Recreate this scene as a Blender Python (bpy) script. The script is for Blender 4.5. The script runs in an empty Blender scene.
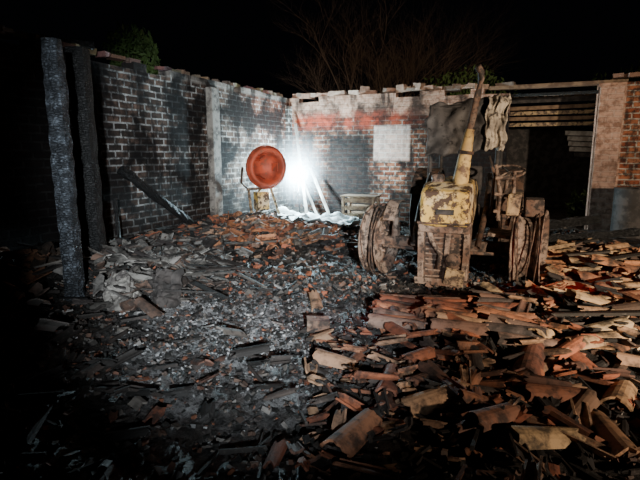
import bpy, bmesh, math, random
from mathutils import Vector, Matrix, noise, Euler
random.seed(7)
R=random.random
def U(a,b): return a+(b-a)*R()
sc=bpy.context.scene
COL=sc.collection

# ------------------------------------------------------------------ materials
def newmat(name):
    m=bpy.data.materials.new(name); m.use_nodes=True
    nt=m.node_tree
    return m,nt,nt.nodes['Principled BSDF']
def N(nt,t,**k):
    n=nt.nodes.new(t)
    for a,v in k.items():
        if a in n.inputs: n.inputs[a].default_value=v
        else: setattr(n,a,v)
    return n
def noise_n(nt,vec,scale,detail=6,rough=.6):
    n=N(nt,'ShaderNodeTexNoise'); n.inputs['Scale'].default_value=scale
    n.inputs['Detail'].default_value=detail; n.inputs['Roughness'].default_value=rough
    nt.links.new(vec,n.inputs['Vector']); return n.outputs['Fac']
def ramp(nt,f,a,b,lo=0.,hi=1.):
    n=N(nt,'ShaderNodeMapRange'); n.interpolation_type='SMOOTHSTEP'
    n.inputs[1].default_value=a;n.inputs[2].default_value=b;n.inputs[3].default_value=lo;n.inputs[4].default_value=hi
    nt.links.new(f,n.inputs[0]); return n.outputs[0]
def mth(nt,op,a,b=None):
    n=N(nt,'ShaderNodeMath'); n.operation=op
    for i,x in enumerate((a,b)):
        if x is None: continue
        if isinstance(x,(int,float)): n.inputs[i].default_value=x
        else: nt.links.new(x,n.inputs[i])
    return n.outputs[0]
def mix(nt,f,a,b,bt='MIX'):
    n=N(nt,'ShaderNodeMix'); n.data_type='RGBA'; n.blend_type=bt
    for i,x in ((0,f),(6,a),(7,b)):
        if isinstance(x,(int,float)): n.inputs[i].default_value=x
        elif isinstance(x,tuple): n.inputs[i].default_value=(*x,1)
        else: nt.links.new(x,n.inputs[i])
    return n.outputs[2]
def bump(nt,bs,h,s,d):
    n=N(nt,'ShaderNodeBump'); n.inputs['Strength'].default_value=s; n.inputs['Distance'].default_value=d
    nt.links.new(h,n.inputs['Height']); nt.links.new(n.outputs[0],bs.inputs['Normal'])
def objvec(nt): return N(nt,'ShaderNodeTexCoord').outputs['Object']

def mat_two(name,c1,c2,scale=6,rough=.85,c3=None,metal=0,bd=.01,t=(.42,.6),bs_=.6,t3=(.54,.64)):
    m,nt,bs=newmat(name); v=objvec(nt)
    f=noise_n(nt,v,scale); c=mix(nt,ramp(nt,f,*t),c1,c2)
    if c3:
        f2=noise_n(nt,v,scale*2.7,8,.7); c=mix(nt,ramp(nt,f2,*t3),c,c3)
    nt.links.new(c,bs.inputs['Base Color'])
    bs.inputs['Roughness'].default_value=rough; bs.inputs['Metallic'].default_value=metal
    bump(nt,bs,noise_n(nt,v,scale*5,8,.7),bs_,bd)
    return m
def mat_vc(name,rough=.85,dirt=.5,scale=9):
    m,nt,bs=newmat(name); v=objvec(nt)
    a=N(nt,'ShaderNodeAttribute'); a.attribute_name='Col'
    f=noise_n(nt,v,scale,8,.65)
    c=mix(nt,ramp(nt,f,.42,.66,0,dirt),a.outputs['Color'],(.02,.018,.016))
    f3=noise_n(nt,v,scale*3.1,6,.7)
    c=mix(nt,ramp(nt,f3,.56,.7,0,.25),c,(.32,.28,.25))
    nt.links.new(c,bs.inputs['Base Color']); bs.inputs['Roughness'].default_value=rough
    bump(nt,bs,noise_n(nt,v,scale*7,8,.7),.6,.006)
    return m
M_tile=mat_vc('burnt_clay',.8,.88)
M_chip=mat_vc('rubble_chips',.9,.4,14)

def mat_brick(name,kind):
    m,nt,bs=newmat(name); v=objvec(nt)
    sp=N(nt,'ShaderNodeSeparateXYZ'); nt.links.new(v,sp.inputs[0])
    X,Y,Z=sp.outputs
    wob=noise_n(nt,v,3.,3); wob=mth(nt,'MULTIPLY',mth(nt,'SUBTRACT',wob,.5),.035)
    xx=mth(nt,'ADD',X,Y)
    cb=N(nt,'ShaderNodeCombineXYZ'); nt.links.new(mth(nt,'ADD',xx,wob),cb.inputs[0]); nt.links.new(mth(nt,'ADD',Z,wob),cb.inputs[1])
    b=N(nt,'ShaderNodeTexBrick'); nt.links.new(cb.outputs[0],b.inputs['Vector'])
    b.inputs['Scale'].default_value=1; b.inputs['Brick Width'].default_value=.27; b.inputs['Row Height'].default_value=.108
    b.inputs['Mortar Size'].default_value=.016; b.inputs['Mortar Smooth'].default_value=.25; b.inputs['Bias'].default_value=0
    if kind=='left':
        c1,c2,mo=(.05,.038,.032),(.22,.14,.105),(.54,.53,.51)
    else:
        c1,c2,mo=(.28,.08,.04),(.46,.19,.10),(.50,.43,.36)
    b.inputs['Color1'].default_value=(*c1,1); b.inputs['Color2'].default_value=(*c2,1); b.inputs['Mortar'].default_value=(*mo,1)
    c=b.outputs['Color']
    # vertical burn streaks
    mp=N(nt,'ShaderNodeMapping'); mp.inputs['Scale'].default_value=(2.6,2.6,.45); nt.links.new(v,mp.inputs[0])
    st=noise_n(nt,mp.outputs[0],1.,7,.65)
    n1=noise_n(nt,v,1.1,7,.62); n2=noise_n(nt,v,7,7,.7); n3=noise_n(nt,v,2.6,8,.7)
    c=mix(nt,ramp(nt,n2,.42,.60,0,.88),c,(.028,.024,.022))
    if kind=='left':
        near=ramp(nt,X,3.4,2.6)
        c=mix(nt,mth(nt,'MULTIPLY',near,ramp(nt,n3,.45,.65,.0,.4)),c,(.50,.43,.36))
        red=mth(nt,'MULTIPLY',ramp(nt,X,3.3,.5),ramp(nt,Z,1.5,2.5,0,.75))
        c=mix(nt,mth(nt,'MULTIPLY',red,ramp(nt,n2,.35,.6)),c,(.34,.10,.05))
        s=mth(nt,'MAXIMUM',ramp(nt,n1,.42,.56,.12,.97),ramp(nt,st,.47,.6,0,.9))
        far=ramp(nt,mth(nt,'ADD',X,mth(nt,'MULTIPLY',n3,1.)),6.0,6.6)
        low=ramp(nt,mth(nt,'ADD',Z,mth(nt,'MULTIPLY',n3,1.6)),2.0,1.2,0,.85)
        s=mth(nt,'MAXIMUM',s,mth(nt,'MAXIMUM',far,low))
        cap=ramp(nt,Z,2.86,2.9,0,.75)
        c=mix(nt,cap,c,(.33,.30,.27))
        c=mix(nt,mth(nt,'MULTIPLY',s,.97),c,(.008,.007,.007))
    else:
        if kind=='back': pl=ramp(nt,mth(nt,'ADD',Z,mth(nt,'MULTIPLY',n3,.12)),2.50,2.54)
        else: pl=ramp(nt,mth(nt,'ADD',X,mth(nt,'MULTIPLY',n3,.12)),7.52,7.48)
        c=mix(nt,mth(nt,'MULTIPLY',pl,.85),c,mix(nt,ramp(nt,n2,.4,.65),(.56,.36,.27),(.28,.15,.10)))
        if kind=='back':
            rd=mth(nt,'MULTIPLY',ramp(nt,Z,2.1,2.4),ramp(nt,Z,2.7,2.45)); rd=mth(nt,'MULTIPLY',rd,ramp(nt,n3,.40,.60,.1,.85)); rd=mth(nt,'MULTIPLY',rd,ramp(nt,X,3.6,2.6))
            s=mth(nt,'MULTIPLY',ramp(nt,mth(nt,'ADD',X,n3),.9,1.7),ramp(nt,mth(nt,'ADD',X,n3),3.4,2.6))
            s=mth(nt,'MULTIPLY',s,ramp(nt,mth(nt,'ADD',Z,mth(nt,'MULTIPLY',n3,1.3)),3.3,2.6))
            s2=mth(nt,'MULTIPLY',ramp(nt,mth(nt,'ADD',X,n3),3.5,4.3),ramp(nt,mth(nt,'ADD',Z,mth(nt,'MULTIPLY',n3,.3)),2.85,2.5))
            lo=ramp(nt,mth(nt,'ADD',Z,mth(nt,'MULTIPLY',n3,1.)),1.4,.8,0,.85)
            s=mth(nt,'MAXIMUM',mth(nt,'MAXIMUM',s,s2),mth(nt,'MAXIMUM',lo,mth(nt,'MAXIMUM',ramp(nt,n1,.45,.6,.05,.92),ramp(nt,st,.5,.62,0,.9))))
        else:
            s=ramp(nt,mth(nt,'ADD',Z,mth(nt,'MULTIPLY',n3,1.)),1.0,.5,0,.4)
            s=mth(nt,'MAXIMUM',s,ramp(nt,n1,.54,.7,0,.5))
        c=mix(nt,mth(nt,'MULTIPLY',s,.97),c,(.009,.008,.008))
        if kind=='back':
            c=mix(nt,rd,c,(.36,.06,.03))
            q=mth(nt,'MULTIPLY',ramp(nt,X,2.26,2.32),ramp(nt,X,3.2,3.13))
            q=mth(nt,'MULTIPLY',q,mth(nt,'MULTIPLY',ramp(nt,Z,1.40,1.49),ramp(nt,Z,2.29,2.22)))
            wc=mix(nt,.35,(.66,.52,.45),b.outputs['Color'])
            wc=mix(nt,ramp(nt,n2,.45,.62,0,.5),wc,(.12,.09,.08))
            c=mix(nt,mth(nt,'MULTIPLY',q,.95),c,wc)
    nt.links.new(c,bs.inputs['Base Color']); bs.inputs['Roughness'].default_value=.95; bs.inputs['Specular IOR Level'].default_value=.15
    h=mth(nt,'ADD',mth(nt,'MULTIPLY',b.outputs['Fac'],-1.),mth(nt,'MULTIPLY',n2,.8))
    bump(nt,bs,h,.9,.018)
    return m
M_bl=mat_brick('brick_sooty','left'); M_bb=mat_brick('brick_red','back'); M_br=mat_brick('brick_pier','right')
M_conc=mat_two('sooty_concrete',(.28,.26,.235),(.08,.07,.065),5,.9,(.34,.32,.28))
M_rust=mat_two('burnt_steel',(.13,.07,.045),(.17,.115,.085),4,.8,(.03,.022,.018),.1,t3=(.44,.57))
M_ashy=mat_two('ash_coated_steel',(.30,.22,.17),(.17,.10,.07),4,.8,(.045,.032,.026),.1,t3=(.45,.58))
M_yel=mat_two('scorched_yellow_paint',(.66,.42,.10),(.62,.50,.33),3,.7,(.07,.038,.022),t3=(.46,.55))
M_muf=mat_two('scorched_muffler_paint',(.60,.41,.15),(.42,.27,.11),3,.7,(.14,.08,.045),t3=(.5,.6))
M_tan=mat_two('scorched_cream_paint',(.46,.33,.18),(.26,.18,.12),4,.75,(.06,.04,.028),t3=(.46,.57))
M_cloth=mat_two('scorched_cloth',(.50,.42,.32),(.24,.2,.16),4,.9,(.08,.065,.055),t3=(.5,.6))
M_dark=mat_two('charred_metal',(.025,.022,.02),(.07,.06,.055),6,.8)
M_panel=mat_two('charred_panel',(.04,.036,.034),(.10,.09,.085),4,.7,(.015,.013,.012))
M_orange=mat_two('orange_red_paint',(.50,.085,.038),(.28,.055,.03),4,.6,(.20,.09,.06))
M_wood=mat_two('old_wood',(.24,.16,.10),(.12,.075,.05),5,.9)
M_pale=mat_two('pale_boards',(.46,.43,.38),(.26,.23,.2),4,.85)
M_white=mat_two('white_tarp',(.75,.80,.80),(.5,.56,.56),3,.6)
M_green=mat_two('leaves',(.09,.15,.035),(.05,.09,.02),2,.7)
M_bark=mat_two('bark',(.14,.09,.06),(.09,.06,.04),4,.9)
def mat_char(name,base,hi):
    m,nt,bs=newmat(name); v=objvec(nt)
    mp=N(nt,'ShaderNodeMapping'); mp.inputs['Scale'].default_value=(13,13,30); nt.links.new(v,mp.inputs[0])
    vo=N(nt,'ShaderNodeTexVoronoi'); vo.feature='DISTANCE_TO_EDGE'; nt.links.new(mp.outputs[0],vo.inputs['Vector']); vo.inputs['Scale'].default_value=1.5
    e=ramp(nt,vo.outputs['Distance'],.0,.2)
    n=noise_n(nt,v,9,8,.75)
    c=mix(nt,ramp(nt,n,.45,.68),base,hi)
    c=mix(nt,mth(nt,'MULTIPLY',mth(nt,'SUBTRACT',1.,e),.6),c,(.01,.01,.01))
    nt.links.new(c,bs.inputs['Base Color']); bs.inputs['Roughness'].default_value=.55
    bump(nt,bs,mth(nt,'ADD',e,mth(nt,'MULTIPLY',n,2.)),.8,.015); return m
M_char=mat_char('charcoal_timber',(.028,.032,.038),(.20,.23,.27))
M_charD=mat_char('black_charcoal',(.006,.006,.006),(.016,.015,.014))

# ground
m,nt,bs=newmat('ash_ground'); v=objvec(nt)
sp=N(nt,'ShaderNodeSeparateXYZ'); nt.links.new(v,sp.inputs[0]); gx,gy,gz=sp.outputs
n1=noise_n(nt,v,1.0,8,.65); n2=noise_n(nt,v,7,9,.75); n3=noise_n(nt,v,32,8,.8); n4=noise_n(nt,v,2.4,6,.6)
c=mix(nt,ramp(nt,n2,.42,.62),(.018,.015,.013),(.085,.064,.05))
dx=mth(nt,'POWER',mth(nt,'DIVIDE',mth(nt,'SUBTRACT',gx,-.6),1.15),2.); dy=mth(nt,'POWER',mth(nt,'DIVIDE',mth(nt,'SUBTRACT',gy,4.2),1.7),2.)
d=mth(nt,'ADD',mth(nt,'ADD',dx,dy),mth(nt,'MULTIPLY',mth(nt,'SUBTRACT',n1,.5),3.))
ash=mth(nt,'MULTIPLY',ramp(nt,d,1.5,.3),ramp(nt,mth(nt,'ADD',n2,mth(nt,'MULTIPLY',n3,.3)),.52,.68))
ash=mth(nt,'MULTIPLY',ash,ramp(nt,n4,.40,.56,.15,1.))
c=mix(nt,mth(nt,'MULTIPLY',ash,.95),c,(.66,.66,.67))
ash2=mth(nt,'MULTIPLY',ramp(nt,n1,.48,.6),ramp(nt,n2,.46,.6))
c=mix(nt,mth(nt,'MULTIPLY',ash2,.5),c,(.20,.18,.16))
c=mix(nt,ramp(nt,n3,.50,.60,0,.75),c,(.016,.014,.013))
nt.links.new(c,bs.inputs['Base Color']); bs.inputs['Roughness'].default_value=.6
bump(nt,bs,mth(nt,'ADD',mth(nt,'MULTIPLY',n3,1.2),mth(nt,'MULTIPLY',n2,2.)),1.,.06)
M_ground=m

# ------------------------------------------------------------------ mesh tools
def obj_from(name,verts,faces,mat,cols=None,loc=(0,0,0),rot=(0,0,0),parent=None,smooth=False):
    me=bpy.data.meshes.new(name); me.from_pydata(verts,[],faces); me.update()
    if cols:
        a=me.color_attributes.new('Col','FLOAT_COLOR','CORNER')
        buf=[]
        for p,cc in zip(me.polygons,cols):
            buf.extend((cc[0],cc[1],cc[2],1.)*p.loop_total)
        a.data.foreach_set('color',buf)
    me.materials.append(mat)
    if smooth:
        for p in me.polygons: p.use_smooth=True
    o=bpy.data.objects.new(name,me); COL.objects.link(o)
    o.location=loc; o.rotation_euler=rot
    if parent: o.parent=parent
    return o
def empty(name,loc=(0,0,0),rz=0,parent=None):
    e=bpy.data.objects.new(name,None); COL.objects.link(e); e.location=loc; e.rotation_euler=(0,0,rz)
    if parent: e.parent=parent
    return e
class MB:
    def __init__(s): s.v=[];s.f=[];s.c=[]
    def add(s,vs,fs,M,col):
        o=len(s.v); s.v.extend([tuple(M@Vector(p)) for p in vs]); s.f.extend([tuple(i+o for i in f) for f in fs]); s.c.extend([col]*len(fs))
    def make(s,name,mat,**k): return obj_from(name,s.v,s.f,mat,s.c,**k)
BF=[(0,3,2,1),(4,5,6,7),(0,1,5,4),(1,2,6,5),(2,3,7,6),(3,0,4,7)]
def boxv(sx,sy,sz,j=0):
    x,y,z=sx/2,sy/2,sz/2
    return [(a*x+U(-j,j)*sx,b*y+U(-j,j)*sy,c*z+U(-j,j)*sz) for a,b,c in
        [(-1,-1,-1),(1,-1,-1),(1,1,-1),(-1,1,-1),(-1,-1,1),(1,-1,1),(1,1,1),(-1,1,1)]]
def tilev(L,r,t=.014,n=7,amax=1.25,taper=.12,brk=0.):
    vs=[];fs=[]
    b0=[U(-brk,brk) for _ in range(n+1)]; b1=[U(-brk,brk) for _ in range(n+1)]
    for lay,dr in ((0,0),(1,-t)):
        for e in (0,1):
            rr=(r*(1+taper*(.5-e)))+dr
            for k in range(n+1):
                a=-amax+2*amax*k/n
                vs.append(((-L/2+b0[k]) if e==0 else (L/2+b1[k]), rr*math.sin(a), rr*math.cos(a)-r*math.cos(amax)))
    m=n+1
    for k in range(n):
        fs.append((k,k+m,k+m+1,k+1)); fs.append((2*m+k,2*m+k+1,3*m+k+1,3*m+k))
        fs.append((k,k+1,2*m+k+1,2*m+k)); fs.append((m+k,3*m+k,3*m+k+1,m+k+1))
    fs.append((0,2*m,3*m,m)); fs.append((n,m+n,3*m+n,2*m+n))
    return vs,fs
def mat4(p,rot): return Matrix.Translation(p)@Euler(rot).to_matrix().to_4x4()
def box(name,size,loc,mat,rot=(0,0,0),parent=None,bev=.008,jit=0):
    o=obj_from(name,boxv(*size,jit),BF,mat,loc=loc,rot=rot,parent=parent)
    if bev:
        b=o.modifiers.new('b','BEVEL'); b.width=bev; b.segments=2
    return o
def tube(name,pts,rads,mat,parent=None,seg=12,smooth=True,cap=True):
    pts=[Vector(p) for p in pts]
    if isinstance(rads,(int,float)): rads=[rads]*len(pts)
    vs=[];fs=[]
    up=Vector((0.13,.21,.97))
    for i,p in enumerate(pts):
        d=(pts[min(i+1,len(pts)-1)]-pts[max(i-1,0)]).normalized()
        a=d.cross(up)
        if a.length<.2: a=d.cross(Vector((1,0,0)))
        a.normalize(); b=d.cross(a)
        for k in range(seg):
            t=2*math.pi*k/seg; vs.append(tuple(p+(a*math.cos(t)+b*math.sin(t))*rads[i]))
    for i in range(len(pts)-1):
        for k in range(seg):
            k2=(k+1)%seg; fs.append((i*seg+k,i*seg+k2,(i+1)*seg+k2,(i+1)*seg+k))
    if cap:
        fs.append(tuple(range(seg))); fs.append(tuple((len(pts)-1)*seg+k for k in range(seg)))
    return obj_from(name,vs,fs,mat,parent=parent,smooth=smooth)
def lathe(name,prof,mat,axis='X',seg=32,parent=None,loc=(0,0,0),rot=(0,0,0),jit=0,smooth=True):
    vs=[];fs=[]
    for k in range(seg):
        t=2*math.pi*k/seg
        for r,a in prof:
            r2=r*(1+U(-jit,jit))
            q=(a,r2*math.cos(t),r2*math.sin(t)) if axis=='X' else ((r2*math.cos(t),r2*math.sin(t),a) if axis=='Z' else (r2*math.cos(t),a,r2*math.sin(t)))
            vs.append(q)
    n=len(prof)
    for k in range(seg):
        k2=(k+1)%seg
        for i in range(n-1): fs.append((k*n+i,k*n+i+1,k2*n+i+1,k2*n+i))
    o=obj_from(name,vs,fs,mat,parent=parent,loc=loc,rot=rot,smooth=smooth)
    return o

# ------------------------------------------------------------------ terrain
CX,CY=-0.8,12.8
def wall_d(x,y): # distance from inner face of left wall (positive inside)
    return (x-CX)*.917+(y-CY)*-.399
def g(x,y,cx,cy,rx,ry): return math.exp(-((x-cx)/rx)**2-((y-cy)/ry)**2)
def H(x,y):
    z=.05*noise.noise(Vector((x*.8,y*.8,1)))+.045*noise.noise(Vector((x*2.6,y*2.6,5)))+.035*noise.noise(Vector((x*8,y*8,3)))
    d=wall_d(x,y)
    if y<13: z+=.22*math.exp(-(d/.9)**2)
    z+=.24*g(x,y,-2.2,5.7,.8,1.0)+.20*g(x,y,-1.0,8.9,1.1,1.0)+.12*g(x,y,1.2,3.8,.8,.7)
    z+=.24*g(x,y,3.6,6.0,1.3,1.5)+.14*g(x,y,2.5,4.0,.8,.8)+.06*g(x,y,.9,2.5,.8,.5)+.06*g(x,y,-1.6,3.2,.8,1.)
    z+=.15*g(x,y,-3.3,4.8,.8,1.2)+.12*g(x,y,4.8,9.3,1.5,1.)
    return z
xs=[-40,-20,-12,-8]+[-6+.05*i for i in range(251)]+[8,12,20,40]
ys=[-12,-6,-3,-1]+[0+.05*i for i in range(281)]+[16,20,30,60]
vs=[(x,y,H(x,y)) for y in ys for x in xs]; nx=len(xs)
fs=[(j*nx+i,j*nx+i+1,(j+1)*nx+i+1,(j+1)*nx+i) for j in range(len(ys)-1) for i in range(nx-1)]
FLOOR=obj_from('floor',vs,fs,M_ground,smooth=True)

# ------------------------------------------------------------------ walls
def wall(name,s0,s1,y0,y1,mat,rz,ht=3.0,drop=(0,.118)):
    mb=MB(); s=s0; h=ht
    while s<s1-.01:
        e=min(s+.28,s1)
        if R()<.5: h=ht-random.choice(drop)+U(-.015,.015)
        mb.add([(a,b,c) for a,b,c in [(s,y0,-.3),(e,y0,-.3),(e,y1,-.3),(s,y1,-.3),(s,y0,h),(e,y0,h),(e,y1,h),(s,y1,h)]],BF,Matrix.Identity(4),(1,1,1))
        s=e
    o=mb.make(name,mat,loc=(CX,CY,0),rot=(0,0,rz)); return o
RL=math.radians(246.5); RB=math.radians(-23.5)
wl=wall('wall_left',-.0,15,-.25,0,M_bl,RL)
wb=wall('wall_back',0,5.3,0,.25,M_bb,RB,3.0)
wr=wall('wall_right',6.95,10.5,0,.3,M_br,RB,3.08)
box('pilaster_1',(.26,.14,3.1),(3.37,.07,1.3),M_conc,parent=wl,bev=.015)
box('pilaster_2',(.2,.1,3.0),(.1,.05,1.3),M_bl,parent=wl)
box('pilaster_3',(.42,.12,3.1),(7.18,-.06,1.35),M_br,parent=wr)
mb=MB()
for i in range(46):
    s=U(.3,9); mb.add(boxv(U(.12,.27),U(.1,.2),U(.05,.1),.06),BF,mat4((s,-.12,3.03),(U(-.1,.1),U(-.1,.1),U(-.5,.5))),(U(.1,.22),U(.08,.14),U(.06,.1)))
o=mb.make('coping_bricks',M_chip,parent=wl)
mb=MB()
for i in range(34):
    s=U(.1,5.2); mb.add(boxv(U(.15,.4),U(.14,.24),U(.06,.12),.06),BF,mat4((s,.12,3.04+U(0,.04)),(U(-.1,.1),U(-.1,.1),U(-.4,.4))),random.choice([(.42,.30,.23),(.35,.2,.14),(.2,.15,.12)]))
for s in (2.0,2.9,3.3): mb.add(boxv(.22,.18,.16,.1),BF,mat4((s,.12,3.12),(0,U(-.2,.2),U(-.5,.5))),(.36,.24,.18))
for i in range(10):
    s=U(7.1,10); mb.add(boxv(U(.15,.35),.2,.08,.06),BF,mat4((s,.15,3.12),(0,U(-.1,.1),U(-.3,.3))),(.3,.17,.12))
mb.make('coping_bricks',M_chip,parent=wb)
def W(s,y,z): # back wall local -> world
    return Vector((CX+.917*s+.399*y, CY-.399*s+.917*y, z))
box('lintel_beam',(2.6,.18,.08),W(6.15,.12,3.0),M_wood,rot=(0,0,RB))
box('lintel_beam',(1.7,.06,.06),W(6.15,.05,2.82),M_charD,rot=(0,0,RB))

# shed beyond the opening
sh=empty('shed',W(7.1,3.2,0),RB)
n=60
vs=[];fs=[]
for i in range(n+1):
    x=-2.6+5.2*i/n; dz=.03*math.cos(i*math.pi/1.5)
    vs+= [(x,-1.2,2.95+dz),(x,1.2,3.25+dz)]
for i in range(n): fs.append((2*i,2*i+2,2*i+3,2*i+1))
o=obj_from('corrugated_roof',vs,fs,M_tan,parent=sh)
box('fascia',(5.2,.05,.12),(0,-1.22,2.9),M_dark,parent=sh)
for i in range(4): box('rail_%d'%(i+1),(5.2,.04,.09),(0,-1.1,2.74-.14*i),(M_wood,M_tan)[i%2],parent=sh,rot=(0,U(-.01,.01),0))
for i in range(5): box('board_%d'%(i+1),(U(1.8,2.1),.03,.11),(.42+.05*i,-1.02,2.06-.13*i),M_pale if i<4 else M_dark,parent=sh,rot=(0,.05,0))
for i,x in enumerate((-2.5,2.5)): box('post_%d'%(i+1),(.12,.12,2.9),(x,-.9,1.4),M_dark,parent=sh)
box('rear_panel',(5.0,.05,2.3),(0,1.1,1.2),M_dark,parent=sh)

# ------------------------------------------------------------------ charred posts & beams
def timber(name,a,b,w,mat,seg=9,j=.012,d=None):
    a=Vector(a);b=Vector(b);ax=(b-a).normalized(); u=ax.cross(Vector((0,0,1)))
    if u.length<.1: u=Vector((1,0,0))
    u.normalize(); v_=ax.cross(u); d=d or w
    vs=[];fs=[];M=12
    for i in range(seg+1):
        p=a.lerp(b,i/seg); k=1-.12*R()
        for q in range(M):
            t=2*math.pi*(q+.5)/M; cx_=max(-1,min(1,1.25*math.cos(t))); sy_=max(-1,min(1,1.25*math.sin(t)))
            vs.append(tuple(p+u*(cx_*w/2*k+U(-j,j))+v_*(sy_*d/2*k+U(-j,j))))
    for i in range(seg):
        for q in range(M): fs.append((i*M+q,i*M+(q+1)%M,(i+1)*M+(q+1)%M,(i+1)*M+q))
    fs.append(tuple(range(M))); fs.append(tuple(seg*M+q for q in range(M)))
    return obj_from(name,vs,fs,mat)
timber('charred_post',(-2.48,4.73,-.1),(-2.50,4.75,2.62),.17,M_char,34,.007)
timber('charred_post',(-2.72,5.75,0),(-2.74,5.75,2.75),.22,M_charD,20,.01)
timber('charred_beam',(-3.0,7.35,1.35),(-2.25,8.9,.2),.13,M_charD,14)
timber('charred_beam',(-2.9,6.9,.1),(-2.95,6.95,.95),.05,M_charD,8,.005)
timber('charred_beam',(2.9,7.9,.32),(4.7,8.1,.5),.15,M_charD,14)
timber('charred_beam',(3.2,7.4,.25),(4.8,7.2,.42),.12,M_charD,14)
timber('roof_rafter',(-4.6,6.2,3.1),(-3.2,7.2,3.08),.1,M_charD,8)
timber('leaning_plank',(-.30,11.3,.1),(-.62,12.5,2.35),.07,M_pale,8,.004,.03)
timber('leaning_plank',(.25,11.4,.1),(-.35,12.45,1.5),.08,M_pale,8,.004,.03)
timber('leaning_plank',(-.05,11.5,.1),(-.5,12.4,1.1),.06,M_pale,8,.004,.03)
# ------------------------------------------------------------------ trees
def branch(cu,p,d,L,r,dep):
    n=5; pts=[(p.copy(),r)]
    for i in range(n):
        d=(d+Vector((U(-1,1),U(-1,1),U(-.5,.7)))*.22).normalized(); p=p+d*L/n; pts.append((p.copy(),r*(1-.55*(i+1)/n)))
        if dep>0 and i>0:
            for _ in range(2 if dep<3 else 1):
                dd=(d+Vector((U(-1,1),U(-1,1),U(-.3,.7)))*.95).normalized(); branch(cu,p.copy(),dd,L*U(.5,.75),pts[-1][1]*.6,dep-1)
    s=cu.splines.new('POLY'); s.points.add(len(pts)-1)
    for q,(pp,rr) in zip(s.points,pts): q.co=(*pp,1); q.radius=rr
def tree(name,loc,h,sp,dep=4):
    cu=bpy.data.curves.new(name,'CURVE'); cu.dimensions='3D'; cu.bevel_depth=1; cu.bevel_resolution=0
    for k in range(sp):
        a=2*math.pi*k/sp; branch(cu,Vector((0,0,-.1)),Vector((math.cos(a)*.45,math.sin(a)*.3,1)).normalized(),h,.09,dep)
    cu.materials.append(M_bark); o=bpy.data.objects.new(name,cu); COL.objects.link(o); o.location=loc; return o
tree('bare_tree',(2.2,20,0),4.2,5,4)
def bush(name,loc,rad,n,mat=M_green):
    vs=[];fs=[]
    for i in range(n):
        d=Vector((random.gauss(0,1),random.gauss(0,1),random.gauss(0,1))).normalized()*(R()**.4)
        p=Vector((d.x*rad[0],d.y*rad[1],d.z*rad[2])); p*=1+.3*noise.noise(p*2)
        Mx=mat4(p,(U(0,6),U(0,6),U(0,6))); o=len(vs); s=U(.05,.11)
        for q in ((-s,0,0),(0,-s*.4,.01),(s,0,0),(0,s*.4,.01)): vs.append(tuple(Mx@Vector(q)))
        fs.append((o,o+1,o+2,o+3))
    o=obj_from(name,vs,fs,mat,loc=loc); 
    tube('trunk',[(0,0,-loc[2]-.1),(.05,0,-.2),(0,0,0)],[.12,.09,.04],M_bark,parent=o)
    return o
bush('leafy_tree',(-4.3,11.7,3.85),(.65,.6,.65),900)
bush('leafy_tree',(5.0,17,3.6),(1.6,.8,.9),1200)
bush('leafy_tree',(9.6,15,3.3),(1.6,.8,1.0),1200)
bush('green_shrub',tuple(W(6.9,1.2,.4)),(.3,.3,.4),300)

# ------------------------------------------------------------------ cement mixer
cm=empty('cement_mixer',(-1.15,10.2,0),math.radians(30))
prof=[(r*.9,y*.86) for r,y in [(0,.30),(.2,.30),(.34,.2),(.44,.02),(.47,-.1),(.44,-.2),(.40,-.22),(.36,-.2),(.33,-.05),(.24,.12),(0,.16)]]
lathe('drum',prof,M_orange,'Y',40,cm,(0,0,1.32))
lathe('drum_ring',[(.426,-.12),(.448,-.10),(.448,-.05),(.426,-.03)],M_orange,'Y',40,cm,(0,0,1.32))
for k in range(3):
    a=k*2.09; box('blade_%d'%(k+1),(.03,.17,.17),(.22*math.cos(a),-.02,1.32+.22*math.sin(a)),M_orange,rot=(0,-a,.3),parent=cm,bev=0)
tube('yoke',[(-.48,.05,1.32),(-.45,.2,1.0),(-.28,.3,.86),(.28,.3,.86),(.45,.2,1.0),(.48,.05,1.32)],.025,M_rust,cm)
tube('leg_1',[(-.26,.3,.85),(-.34,-.15,.05)],.028,M_tan,cm); tube('leg_2',[(.26,.3,.85),(.34,-.15,.05)],.028,M_tan,cm)
tube('leg_3',[(0,.3,.85),(0,.6,.1)],.028,M_tan,cm); tube('axle',[(-.34,-.15,.2),(.34,-.15,.2)],.02,M_tan,cm)
box('motor_box',(.26,.26,.38),(0,.22,.6),M_yel,parent=cm)

# white tarpaulin in the corner
vs=[];fs=[];n=26
for j in range(n):
    for i in range(n):
        x=-.95+1.8*i/(n-1)+.08*noise.noise(Vector((j*.3,0,2))); y=9.9+1.15*j/(n-1)+.08*noise.noise(Vector((i*.3,5,2)))
        vs.append((x,y,H(x,y)+.18+.14*noise.noise(Vector((x*4,y*4,7)))+.05*noise.noise(Vector((x*11,y*11,7)))))
for j in range(n-1):
    for i in range(n-1): fs.append((j*n+i,j*n+i+1,(j+1)*n+i+1,(j+1)*n+i))
obj_from('white_tarpaulin',vs,fs,M_white,smooth=True)
cr=empty('wooden_crate',(.95,11.2,.1),RB)
for i in range(3):
    box('slat_%d'%(i+1),(.75,.03,.1),(0,-.2,.1+.17*i),M_wood,parent=cr); box('slat_b%d'%(i+1),(.75,.03,.1),(0,.2,.1+.17*i),M_wood,parent=cr)
for i,(x,y) in enumerate(((-.36,-.2),(.36,-.2),(-.36,.2),(.36,.2))): box('corner_%d'%(i+1),(.06,.06,.52),(x,y,.27),M_wood,parent=cr)
box('lid',(.85,.5,.03),(0,0,.54),M_wood,parent=cr)

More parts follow.
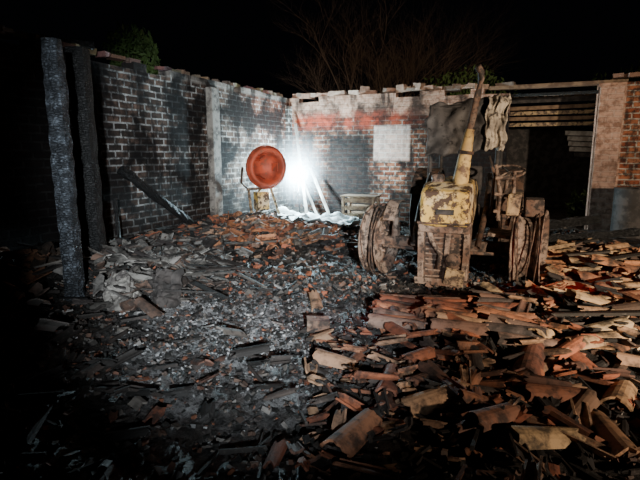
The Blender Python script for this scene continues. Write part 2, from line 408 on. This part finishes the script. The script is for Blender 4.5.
# ------------------------------------------------------------------ tractor
T=empty('tractor',(1.62,5.95,0),math.radians(-23))
def wheel(pref,x,y,r,w,mat,steer=0):
    P=empty(pref+'wheel',(x,y,r+.02),steer,T)
    prof=[(r,-w/2),(r*.985,-w/2-.012),(r*.95,-w/2),(r*.93,-w*.40),(r*.90,-w*.36),(r*.78,-w*.26),(r*.77,w*.26),(r*.90,w*.36),(r*.93,w*.40),(r*.95,w/2),(r*.985,w/2+.012),(r,w/2),(r*.97,w/2+.015),(r*.9,w*.44),(r*.86,w*.38),(r*.73,w*.28),(r*.73,-w*.28),(r*.86,-w*.38),(r*.9,-w*.44),(r,-w/2)]
    lathe('rim',prof,mat,'X',40,P,jit=.008)
    lathe('disc',[(r*.74,-.01),(r*.62,.03),(r*.45,.05),(r*.26,.02),(r*.22,.09),(0,.1),(0,.06),(r*.26,-.02),(r*.45,.02),(r*.62,0),(r*.74,-.03)],mat,'X',28,P)
    for k in range(8):
        a=k*math.pi/4; tube('nut_%d'%k,[(-.03,.17*math.sin(a)*r*2,.17*math.cos(a)*r*2),(.08,.17*math.sin(a)*r*2,.17*math.cos(a)*r*2)],.016,mat,P,6)
    lathe('brake_drum',[(0,-.16),(r*.36,-.16),(r*.40,-.12),(r*.40,-.02),(0,-.02)],mat,'X',24,P)
    for k in range(4):
        pts=[];rr=r*U(.98,1.06); xo=U(-w/2,w/2)
        for q in range(33):
            t=2*math.pi*q/32; pts.append((xo+.03*math.sin(2*t+k),rr*math.cos(t),max(-r,rr*math.sin(t)-.03*R())))
        tube('bead_wire_%d'%k,pts,.007,M_rust,P,5)
wheel('front_left_',-.90,.0,.45,.20,M_ashy,-.12)
wheel('front_right_',.92,.0,.46,.30,M_ashy,-.12)
wheel('rear_left_',-.62,1.9,.62,.34,M_rust)
wheel('rear_right_',.62,1.9,.62,.34,M_rust)
box('front_axle',(1.7,.14,.13),(0,0,.46),M_rust,parent=T)
box('axle_bracket',(.5,.3,.3),(0,0,.42),M_rust,parent=T,bev=.02)
tube('tie_rod',[(-.8,-.18,.42),(0,-.2,.4),(.8,-.18,.42)],.02,M_rust,T)
box('rear_axle',(1.2,.3,.3),(0,1.9,.6),M_rust,parent=T,bev=.03)
box('gearbox',(.4,1.2,.45),(0,1.3,.6),M_rust,parent=T,bev=.03)
box('engine_block',(.44,.95,.55),(0,.35,.72),M_rust,parent=T,bev=.02)
box('radiator_core',(.48,.14,.62),(0,-.41,.42),M_rust,parent=T,bev=.01)
for s in (-1,1): box('radiator_side_%d'%(s+2),(.07,.18,.70),(s*.255,-.44,.44),M_ashy,rot=(0,s*.02,0),parent=T,jit=.03)
for k in range(9): box('radiator_fin_%d'%k,(.44,.015,.018),(0,-.485,.16+.065*k),M_ashy,rot=(0,U(-.04,.04),0),parent=T,bev=.003)
box('grille_post',(.06,.03,.58),(.04,-.50,.42),M_ashy,rot=(0,.05,0),parent=T)
tube('radiator_hose',[(-.18,-.46,.70),(-.12,-.55,.58),(-.02,-.56,.44),(-.06,-.5,.26)],.03,M_ashy,T)
tube('crank_pulley',[(.12,-.49,.36),(.12,-.56,.36)],.085,M_rust,T,18)
box('radiator_bottom',(.60,.22,.08),(0,-.44,.1),M_ashy,parent=T,jit=.03)
box('radiator_top',(.58,.2,.1),(0,-.46,.73),M_ashy,parent=T,bev=.02)
box('front_plate',(.22,.04,.18),(.14,-.56,.18),M_tan,rot=(.1,.15,0),parent=T,bev=.01,jit=.06)
def hood():
    secs=[(-.62,.46,.82,1.04),(-.58,.56,.76,1.16),(-.3,.60,.74,1.24),(.1,.56,.76,1.27),(.55,.52,.8,1.28)]
    vs=[];fs=[];K=12
    for y,w,z0,z1 in secs:
        for q in range(K):
            t=math.pi*2*(q+.5)/K; cx_=max(-1,min(1,1.35*math.cos(t))); cz=max(-1,min(1,1.35*math.sin(t)))
            vs.append((cx_*w/2*(1-.06*max(0,cz))+U(-.01,.01),y,(z0+z1)/2+cz*(z1-z0)/2+U(-.01,.01)))
    for i in range(len(secs)-1):
        for q in range(K): fs.append((i*K+q,i*K+(q+1)%K,(i+1)*K+(q+1)%K,(i+1)*K+q))
    fs.append(tuple(range(K))); fs.append(tuple((len(secs)-1)*K+q for q in range(K)))
    o=obj_from('hood',vs,fs,M_yel,parent=T); b=o.modifiers.new('b','BEVEL'); b.width=.02; b.segments=2
hood()
box('nose_badge',(.2,.03,.06),(.02,-.63,.93),M_dark,parent=T)
box('hood_trim',(.58,.04,.03),(0,-.6,.80),M_rust,parent=T)
tube('exhaust_muffler',[(.12,-.25,1.18),(.13,-.24,1.28),(.16,-.22,1.55),(.20,-.2,1.85)],[.085,.09,.075,.05],M_muf,T,16)
tube('exhaust_stack',[(.19,-.2,1.8),(.23,-.19,2.05),(.265,-.18,2.25),(.29,-.18,2.4),(.285,-.2,2.48),(.25,-.24,2.53)],[.042,.04,.038,.036,.038,.04],M_rust,T,14)
tube('exhaust_clamp',[(.165,-.22,1.57),(.17,-.22,1.61)],.09,M_rust,T,16)
box('air_cleaner',(.14,.14,.12),(-.14,-.2,1.28),M_rust,parent=T,bev=.03)
def sheet(name,x0,x1,z0,z1,yb,mat,ph,lean=0,amp=1.):
    n=24;vs=[];fs=[]
    for j in range(n):
        for i in range(n):
            u=i/(n-1);w=j/(n-1)
            x=x0+(x1-x0)*u+.07*noise.noise(Vector((ph,w*4,1))); z=z0+(z1-z0)*w+.09*noise.noise(Vector((u*5,ph,0)))+lean*u
            vs.append((x,yb+amp*(.10*noise.noise(Vector((u*3,w*3,ph)))+.05*noise.noise(Vector((u*9,w*5,ph))))+.3*w*w,z))
    for j in range(n-1):
        for i in range(n-1): fs.append((j*n+i,j*n+i+1,(j+1)*n+i+1,(j+1)*n+i))
    o=obj_from(name,vs,fs,mat,parent=T,smooth=True); s=o.modifiers.new('s','SOLIDIFY'); s.thickness=.012
sheet('cab_panel_1',-.50,.30,1.56,2.28,.75,M_panel,3.3,.05)
sheet('hanging_cloth',.30,.56,1.62,2.34,.66,M_cloth,9.1,.03,.7)
for i,(x,y) in enumerate(((-.46,.95),(.44,.95),(-.46,1.9),(.44,1.9))): tube('cab_post_%d'%(i+1),[(x,y,.8),(x+.01,y,1.6),(x,y,2.25)],.028,M_dark,T)
n=16;vs=[];fs=[]
for j in range(n):
    for i in range(n): vs.append((-.5+1.0*i/15,1.0+1.0*j/15,2.24+.05*noise.noise(Vector((i*.3,j*.3,2)))-.15*(j/15)**2))
for j in range(n-1):
    for i in range(n-1): fs.append((j*n+i,j*n+i+1,(j+1)*n+i+1,(j+1)*n+i))
o=obj_from('canopy_roof',vs,fs,M_dark,parent=T); s=o.modifiers.new('s','SOLIDIFY'); s.thickness=.02
pts=[(.62+.19*math.cos(t*math.pi/12),.55+.17*math.sin(t*math.pi/12),1.36+.07*math.sin(t*math.pi/12)) for t in range(25)]
tube('steering_wheel',pts,.016,M_ashy,T,8)
for k in range(3):
    a=k*2.09; tube('steering_spoke_%d'%k,[(.62,.55,1.35),(.62+.18*math.cos(a),.55+.16*math.sin(a),1.36+.07*math.sin(a))],.01,M_ashy,T,6)
tube('steering_column',[(.62,.55,1.35),(.58,.5,1.0),(.45,.4,.7)],.025,M_ashy,T)
for k,(a,b) in enumerate((((.5,-.1,1.45),(.56,-.12,.8)),((.7,-.1,1.38),(.66,-.14,.75)))):
    tube('hydraulic_arm_%d'%k,[a,((a[0]+b[0])/2+.03,a[1],(a[2]+b[2])/2),b],.024,M_ashy,T)
for k in range(3): box('linkage_%d'%k,(.22,.04,.035),(.61,-.11,.9+.2*k),M_ashy,rot=(0,U(-.3,.3),0),parent=T,bev=.005)
tube('seat_lever',[(.45,.3,.8),(.47,.25,1.3),(.40,.2,1.55)],.016,M_rust,T)
box('side_tank',(.15,.4,.26),(.72,-.02,1.0),M_tan,parent=T,bev=.02,rot=(0,.08,0),jit=.04)
box('side_bracket',(.2,.38,.2),(.94,.0,.97),M_rust,parent=T,bev=.01,jit=.05)
box('side_step',(.3,.5,.04),(.6,.1,.62),M_ashy,parent=T,rot=(0,.1,0))
def fender(x,y,zc,r,w,a0,a1,mat,nm):
    vs=[];fs=[];n=12
    for k in range(n+1):
        a=a0+(a1-a0)*k/n
        for xx in (-w/2,w/2): vs.append((x+xx,y-r*math.cos(a),zc+r*math.sin(a)))
    for k in range(n): fs.append((2*k,2*k+1,2*k+3,2*k+2))
    o=obj_from(nm,vs,fs,mat,parent=T); s=o.modifiers.new('s','SOLIDIFY'); s.thickness=.015
fender(-.68,.0,.5,.5,.14,.6,2.0,M_ashy,'fender_1'); fender(-.62,1.9,.64,.72,.36,.5,2.6,M_rust,'fender_2'); fender(.62,1.9,.64,.72,.36,.5,2.6,M_rust,'fender_3')
tube('steering_knuckle',[(-.70,-.05,.95),(-.68,-.04,.7),(-.70,0,.4)],[.05,.04,.06],M_ashy,T)
box('seat',(.42,.4,.08),(0,1.5,1.0),M_dark,parent=T,bev=.03); box('seat_back',(.42,.06,.4),(0,1.72,1.2),M_dark,parent=T,bev=.03)
tube('loader_arm_1',[(-.38,-.35,.5),(-.42,.2,.9),(-.40,.8,1.3)],.035,M_rust,T); tube('loader_arm_2',[(.36,-.35,.5),(.40,.2,.9),(.38,.8,1.3)],.035,M_rust,T)

od=empty('oil_drum',(5.55,8.6,.12),0)
pr=[(0,0),(.28,0),(.29,.02),(.28,.04),(.28,.28),(.295,.3),(.28,.32),(.28,.57),(.295,.59),(.28,.61),(.28,.84),(.29,.87),(.27,.87),(.26,.84),(0,.84)]
lathe('barrel',pr,M_dark,'Z',32,od)
lathe('bung',[(0,.865),(.03,.865),(.035,.84)],M_ashy,'Z',12,od,(.15,0,0))

# ------------------------------------------------------------------ rubble
TC=[(.44,.15,.075),(.36,.12,.065),(.50,.22,.12),(.50,.30,.18),(.28,.11,.06),(.20,.10,.07),(.09,.07,.06),(.42,.25,.16)]
TAN=[(.60,.40,.22),(.54,.31,.16),(.50,.23,.11),(.62,.45,.27),(.34,.15,.08),(.16,.1,.07)]
GREY=[(.10,.09,.08),(.18,.16,.14),(.28,.26,.24),(.06,.05,.047),(.15,.11,.09),(.18,.11,.08)]
def inside(x,y): return wall_d(x,y)>.12 and (x-CX)*.399+(y-CY)*.917<-.15
def in_tr(x,y):
    dx,dy=x-1.62,y-5.95; lx=dx*.92-dy*.39; ly=dx*.39+dy*.92
    return abs(lx)<1.1 and -.75<ly<2.6
def scatter(mb,n,gen,pal,kind,lift=(.0,.06),tilt=.35,dirz=None,size=1.):
    k=0
    while k<n:
        k+=1
        x,y=gen()
        if not inside(x,y) or y<1.2: continue
        if in_tr(x,y) and kind!='chip': continue
        z=H(x,y)+U(*lift); c=random.choice(pal); q=U(.6,1.1); c=tuple(a*q for a in c)
        rz=U(0,6.28) if dirz is None else dirz+U(-.6,.6)
        rot=(U(-tilt,tilt),U(-tilt,tilt),rz)
        if kind=='tile':
            v_,f_=tilev(U(.14,.42)*size,U(.065,.09)*size,.013,7,U(1.0,1.45),.14,.03)
            if R()<.35: rot=(rot[0]+math.pi,rot[1],rz); z+=.05
        elif kind=='slab':
            v_,f_=tilev(U(.07,.22)*size,U(.07,.11)*size,.014,3,U(.35,.8),.1,.03)
            if R()<.4: rot=(rot[0]+math.pi,rot[1],rz); z+=.02
        elif kind=='brick': v_=boxv(U(.12,.25)*size,.12*size,U(.06,.09)*size,.06); f_=BF
        elif kind=='plank': v_=boxv(U(.35,1.1)*size,U(.02,.07)*min(1,size*1.3),U(.012,.03),.03); f_=BF
        else:
            s=U(.012,.045)*size; v_=boxv(s*U(.6,2.4),s*U(.6,1.6),s*U(.3,1),.18); f_=BF
        mb.add(v_,f_,mat4((x,y,z),rot),c)
def gs(cx,cy,rx,ry): return lambda:(random.gauss(cx,rx),random.gauss(cy,ry))
def rc(x0,x1,y0,y1): return lambda:(U(x0,x1),U(y0,y1))
BLK=[(.02,.019,.018),(.035,.03,.027),(.05,.04,.035)]
def nearwall():
    s=U(1.5,8.5); d=abs(random.gauss(0,.45))+.2
    return (CX-.399*s+.917*d, CY-.917*s-.399*d)
mb=MB()
scatter(mb,230,gs(-2.05,6.1,.45,.8),GREY+[(.34,.32,.29)],'slab',(.02,.16),.6,size=1.4)
scatter(mb,60,gs(-2.1,6.0,.45,.7),GREY+[(.34,.32,.29)],'tile',(.02,.13),.5,size=.95)
scatter(mb,60,gs(-1.9,6.0,.5,.7),BLK+GREY[:3],'plank',(.05,.18),.3,-.5,.8)
scatter(mb,300,nearwall,GREY+TC[:2],'slab',(.0,.1),.5,size=1.1)
scatter(mb,160,nearwall,GREY+TC[:2],'brick',(.0,.08),.5,size=.8)
scatter(mb,80,nearwall,BLK,'plank',(.03,.15),.25)
mb.make('rubble_heap',M_tile)
mb=MB()
OR=[(.50,.20,.09),(.54,.25,.13),(.42,.15,.07)]
scatter(mb,170,gs(-1.0,9.0,.6,.65),TC[:4]+OR*2+GREY[:2],'tile',(.0,.12),.45,size=.85)
scatter(mb,300,gs(-.9,9.0,.75,.75),TC+GREY+OR*3,'brick',(.0,.10),.5,size=.85)
scatter(mb,110,rc(-1.5,4.6,7.6,11.5),TC+GREY+BLK,'slab',(.0,.04),.4,size=1.1)
scatter(mb,60,rc(0,4.6,8.6,11.5),GREY,'brick',(.0,.04),.5,size=.8)
mb.make('brick_rubble',M_tile)
mb=MB(); a0=math.atan2(-.30,.95)
for i in range(15):
    y=3.62+.082*i; x0=.66+.015*i
    for k in range(3):
        x=x0+k*.43+U(-.06,.06); yy=y-.30*k*.43+U(-.03,.03)+.15
        if R()<.12: continue
        v_,f_=tilev(U(.36,.50),U(.055,.07),.014,7,1.25,.16,.018)
        c=random.choice(TC[:4]+[(.32,.18,.13),(.22,.15,.12),(.34,.22,.17),(.12,.09,.08)]); q=U(.5,1.0)
        mb.add(v_,f_,mat4((x,yy,H(x,yy)+.05+U(0,.05)),(U(.4,1.05),U(-.12,.12),a0+U(-.2,.2))),tuple(a*q for a in c))
hero=[(.70,2.72,.45,.085,.45,(.52,.32,.19)),(.18,2.38,.38,.085,.95,(.38,.17,.09)),(1.15,2.27,.36,.08,.15,(.60,.41,.22)),(1.62,3.95,.5,.11,-.55,(.46,.19,.10)),
 (1.50,3.25,.5,.095,1.05,(.22,.09,.06)),(2.1,3.5,.5,.09,.3,(.5,.33,.19)),(.95,2.45,.36,.08,.6,(.28,.13,.08)),(.45,2.95,.36,.075,1.3,(.32,.13,.08)),
 (1.45,2.75,.38,.08,-.1,(.34,.14,.08)),(2.45,4.3,.5,.09,.1,(.5,.34,.2)),(1.9,2.85,.44,.09,.9,(.5,.30,.16)),(1.55,2.35,.5,.08,1.35,(.46,.26,.14)),(1.35,3.0,.4,.08,.8,(.44,.17,.09)),(.1,3.3,.3,.075,-.4,(.45,.26,.16))]
for x,y,L,r,a,c in hero:
    v_,f_=tilev(L,r,.015,9,1.35,.18,.02); mb.add(v_,f_,mat4((x,y,H(x,y)+.05),(U(-.2,.2),U(-.12,.12),a)),c)
scatter(mb,95,gs(.9,2.8,.6,.4),TC+BLK,'tile',(.0,.06),.4,None,.6)
scatter(mb,70,gs(1.3,3.5,.6,.6),TC,'tile',(.03,.1),.4,None,.75)
scatter(mb,420,rc(-.1,2.2,1.9,4.2),TC+BLK*3,'slab',(.0,.05),.5,size=.6)
scatter(mb,140,rc(-.1,2.2,1.9,4.2),TC[4:]+BLK,'plank',(.0,.06),.2,None,.22)
mb.make('roof_tile_rubble',M_tile)
mb=MB()
scatter(mb,190,gs(3.4,5.9,.8,1.1),TAN,'tile',(.0,.12),.35,.1,1.0)
scatter(mb,80,gs(2.5,4.2,.4,.8),TAN+TC+BLK,'tile',(.0,.08),.4,None,.75)
scatter(mb,420,rc(2,5,3,8),TAN+BLK,'slab',(.0,.12),.4,size=1.1)
scatter(mb,20,rc(2,5,3.5,8),[(.4,.27,.16),(.05,.04,.03)],'plank',(.08,.2),.15,.1)
mb.make('roof_tile_rubble',M_tile)
mb=MB()
scatter(mb,30,gs(-1.3,2.9,.6,.5),BLK+TC[5:7],'tile',(.0,.06),.4,size=.65)
scatter(mb,130,rc(-4,-.6,2.,6.5),GREY[:2]+TC[4:7]+BLK,'slab',(.0,.04),.4,size=.55)
scatter(mb,20,rc(-2.4,-.3,3.8,6.8),[(.50,.49,.47),(.40,.38,.36)],'slab',(.01,.05),.4,size=.5)
scatter(mb,240,rc(-3,2.6,2,8.5),BLK,'plank',(.01,.04),.12,size=.28)
scatter(mb,50,rc(-3.9,-2.9,4.0,5.9),[(.28,.14,.08),(.1,.07,.05)],'tile',(.05,.15),.5)
mb.make('charred_debris',M_tile,parent=FLOOR)
mb=MB()
scatter(mb,9000,rc(-2.8,3.4,1.9,6.2),[(.02,.02,.018)]*6+GREY+TC[4:6],'chip',(-.004,.012),.8,size=.6)
scatter(mb,3500,gs(-.6,4.2,.6,.75),[(.38,.38,.38),(.22,.22,.22),(.5,.5,.5),(.04,.04,.04),(.04,.04,.04),(.1,.09,.09)],'chip',(-.004,.006),.8,size=.42)
scatter(mb,5000,rc(-3,5,5,11.5),[(.02,.02,.018)]*4+GREY+TC[:2],'chip',(0,.02),.8,size=1.1)
mb.make('rubble_chips',M_chip,parent=FLOOR)
def crumple(name,p,s,mat,rot):
    n=14;vs=[];fs=[]
    for j in range(n):
        for i in range(n):
            u=i/(n-1)-.5;w=j/(n-1)-.5
            k=1+.35*noise.noise(Vector((u*3+p[0],w*3,9)))
            vs.append((u*s[0]*k,w*s[1]*k,.08*math.cos(u*5)+.13*abs(noise.noise(Vector((u*6+p[0],w*5,3))))+.05*noise.noise(Vector((u*14,w*14,p[1])))))
    for j in range(n-1):
        for i in range(n-1): fs.append((j*n+i,j*n+i+1,(j+1)*n+i+1,(j+1)*n+i))
    o=obj_from(name,vs,fs,mat,loc=p,rot=rot); q=o.modifiers.new('s','SOLIDIFY'); q.thickness=.01
crumple('crumpled_sheet',(-1.98,4.72,.17),(.36,.46),M_conc,(.8,.25,.7))
crumple('crumpled_sheet',(-1.62,4.8,.17),(.36,.42),M_dark,(.9,-.2,-.2))
br=box('concrete_block',(.2,.14,.1),(-.02,4.05,.1),M_ashy,rot=(.05,.05,.1))

# ------------------------------------------------------------------ lights
def spot(name,loc,tgt,E,col,ang,blend,rad=.08):
    l=bpy.data.lights.new(name,'SPOT'); l.energy=E; l.color=col; l.spot_size=math.radians(ang); l.spot_blend=blend; l.shadow_soft_size=rad
    o=bpy.data.objects.new(name,l); COL.objects.link(o); o.location=loc
    o.rotation_euler=(Vector(tgt)-Vector(loc)).to_track_quat('-Z','Y').to_euler(); return o
def point(name,loc,E,col,rad=.05):
    l=bpy.data.lights.new(name,'POINT'); l.energy=E; l.color=col; l.shadow_soft_size=rad
    o=bpy.data.objects.new(name,l); COL.objects.link(o); o.location=loc
spot('searchlight_cool',(.6,-3.0,2.1),(-1.05,7.5,1.2),5000,(.86,.94,1.0),35,.7)
spot('vehicle_headlight_warm',(4.0,-2.5,2.0),(3.0,6.5,1.5),4300,(1.0,.82,.62),50,.7)
spot('vehicle_headlight_low',(3.6,-.6,1.4),(1.25,3.2,0),420,(1.0,.79,.60),38,.9)
point('tail_light_red_1',(.25,4.2,.45),1.8,(1,.04,.02),.1); point('tail_light_red_2',(2.5,4.7,.55),2.8,(1,.04,.02),.1)
point('tree_fill',(1.5,15.5,5.5),80,(1,.75,.5),.2)  # added warm light behind the back wall, brings up the bare tree
point('shed_fill',tuple(W(6.1,.7,2.3)),16,(1,.86,.7),.1)  # added unseen fill so the shed boards are not left dark
wlp=empty('work_lamp',(-.52,11.75,.15),math.radians(10))
for k in range(3):
    a=k*2.09+.5; tube('leg_%d'%(k+1),[(0,0,.55),(.22*math.cos(a),.22*math.sin(a),0)],.012,M_dark,wlp,8)
tube('mast',[(0,0,.5),(0,0,.85)],.014,M_dark,wlp,8)
me,ntt,bsd=newmat('lamp_glass'); bsd.inputs['Emission Color'].default_value=(.75,.93,1,1); bsd.inputs['Emission Strength'].default_value=200
lathe('housing',[(0,.05),(.05,.045),(.075,-.035),(.07,-.04),(0,-.0)],M_dark,'Y',20,wlp,(0,0,.95))
lathe('glass',[(0,-.055),(.03,-.05),(.065,-.045)],me,'Y',20,wlp,(0,0,.95),(0,0,0))
point('work_lamp_light',(-.54,11.60,1.1),1500,(.62,.88,1.0),.06)
m=bpy.data.materials.new('lamp_glow_scatter'); m.use_nodes=True; nt=m.node_tree; nt.nodes.remove(nt.nodes['Principled BSDF'])  # scatter material for the glow put around the work lamp
vsn=nt.nodes.new('ShaderNodeVolumeScatter'); vsn.inputs['Color'].default_value=(.9,.95,1,1); vsn.inputs['Anisotropy'].default_value=.0
tc=nt.nodes.new('ShaderNodeTexCoord'); ln=nt.nodes.new('ShaderNodeVectorMath'); ln.operation='LENGTH'; nt.links.new(tc.outputs['Object'],ln.inputs[0])
nt.links.new(ramp(nt,ln.outputs['Value'],1.0,.0,0,.6),vsn.inputs['Density'])
nt.links.new(vsn.outputs[0],nt.nodes['Material Output'].inputs['Volume'])
o=lathe('lamp_glow_volume',[(math.sin(k*math.pi/12),-math.cos(k*math.pi/12)) for k in range(13)],m,'Z',24,None,(-.5,11.4,1.25)); o.scale=(.75,.75,1.1)  # volume added to spread the work lamp's glow in the corner
bm=bmesh.new(); bm.from_mesh(o.data); bmesh.ops.remove_doubles(bm,verts=bm.verts,dist=1e-4); bmesh.ops.recalc_face_normals(bm,faces=bm.faces); bm.to_mesh(o.data); bm.free()

w=bpy.data.worlds.new('night'); sc.world=w; w.use_nodes=True
w.node_tree.nodes['Background'].inputs[0].default_value=(.5,.55,.75,1); w.node_tree.nodes['Background'].inputs[1].default_value=.002
cam=bpy.data.cameras.new('camera'); cam.sensor_width=36; cam.lens=27.17; cam.clip_end=200
co=bpy.data.objects.new('camera',cam); COL.objects.link(co); co.location=(0,0,1.55); co.rotation_euler=(math.radians(90-9.87),0,0)
sc.camera=co
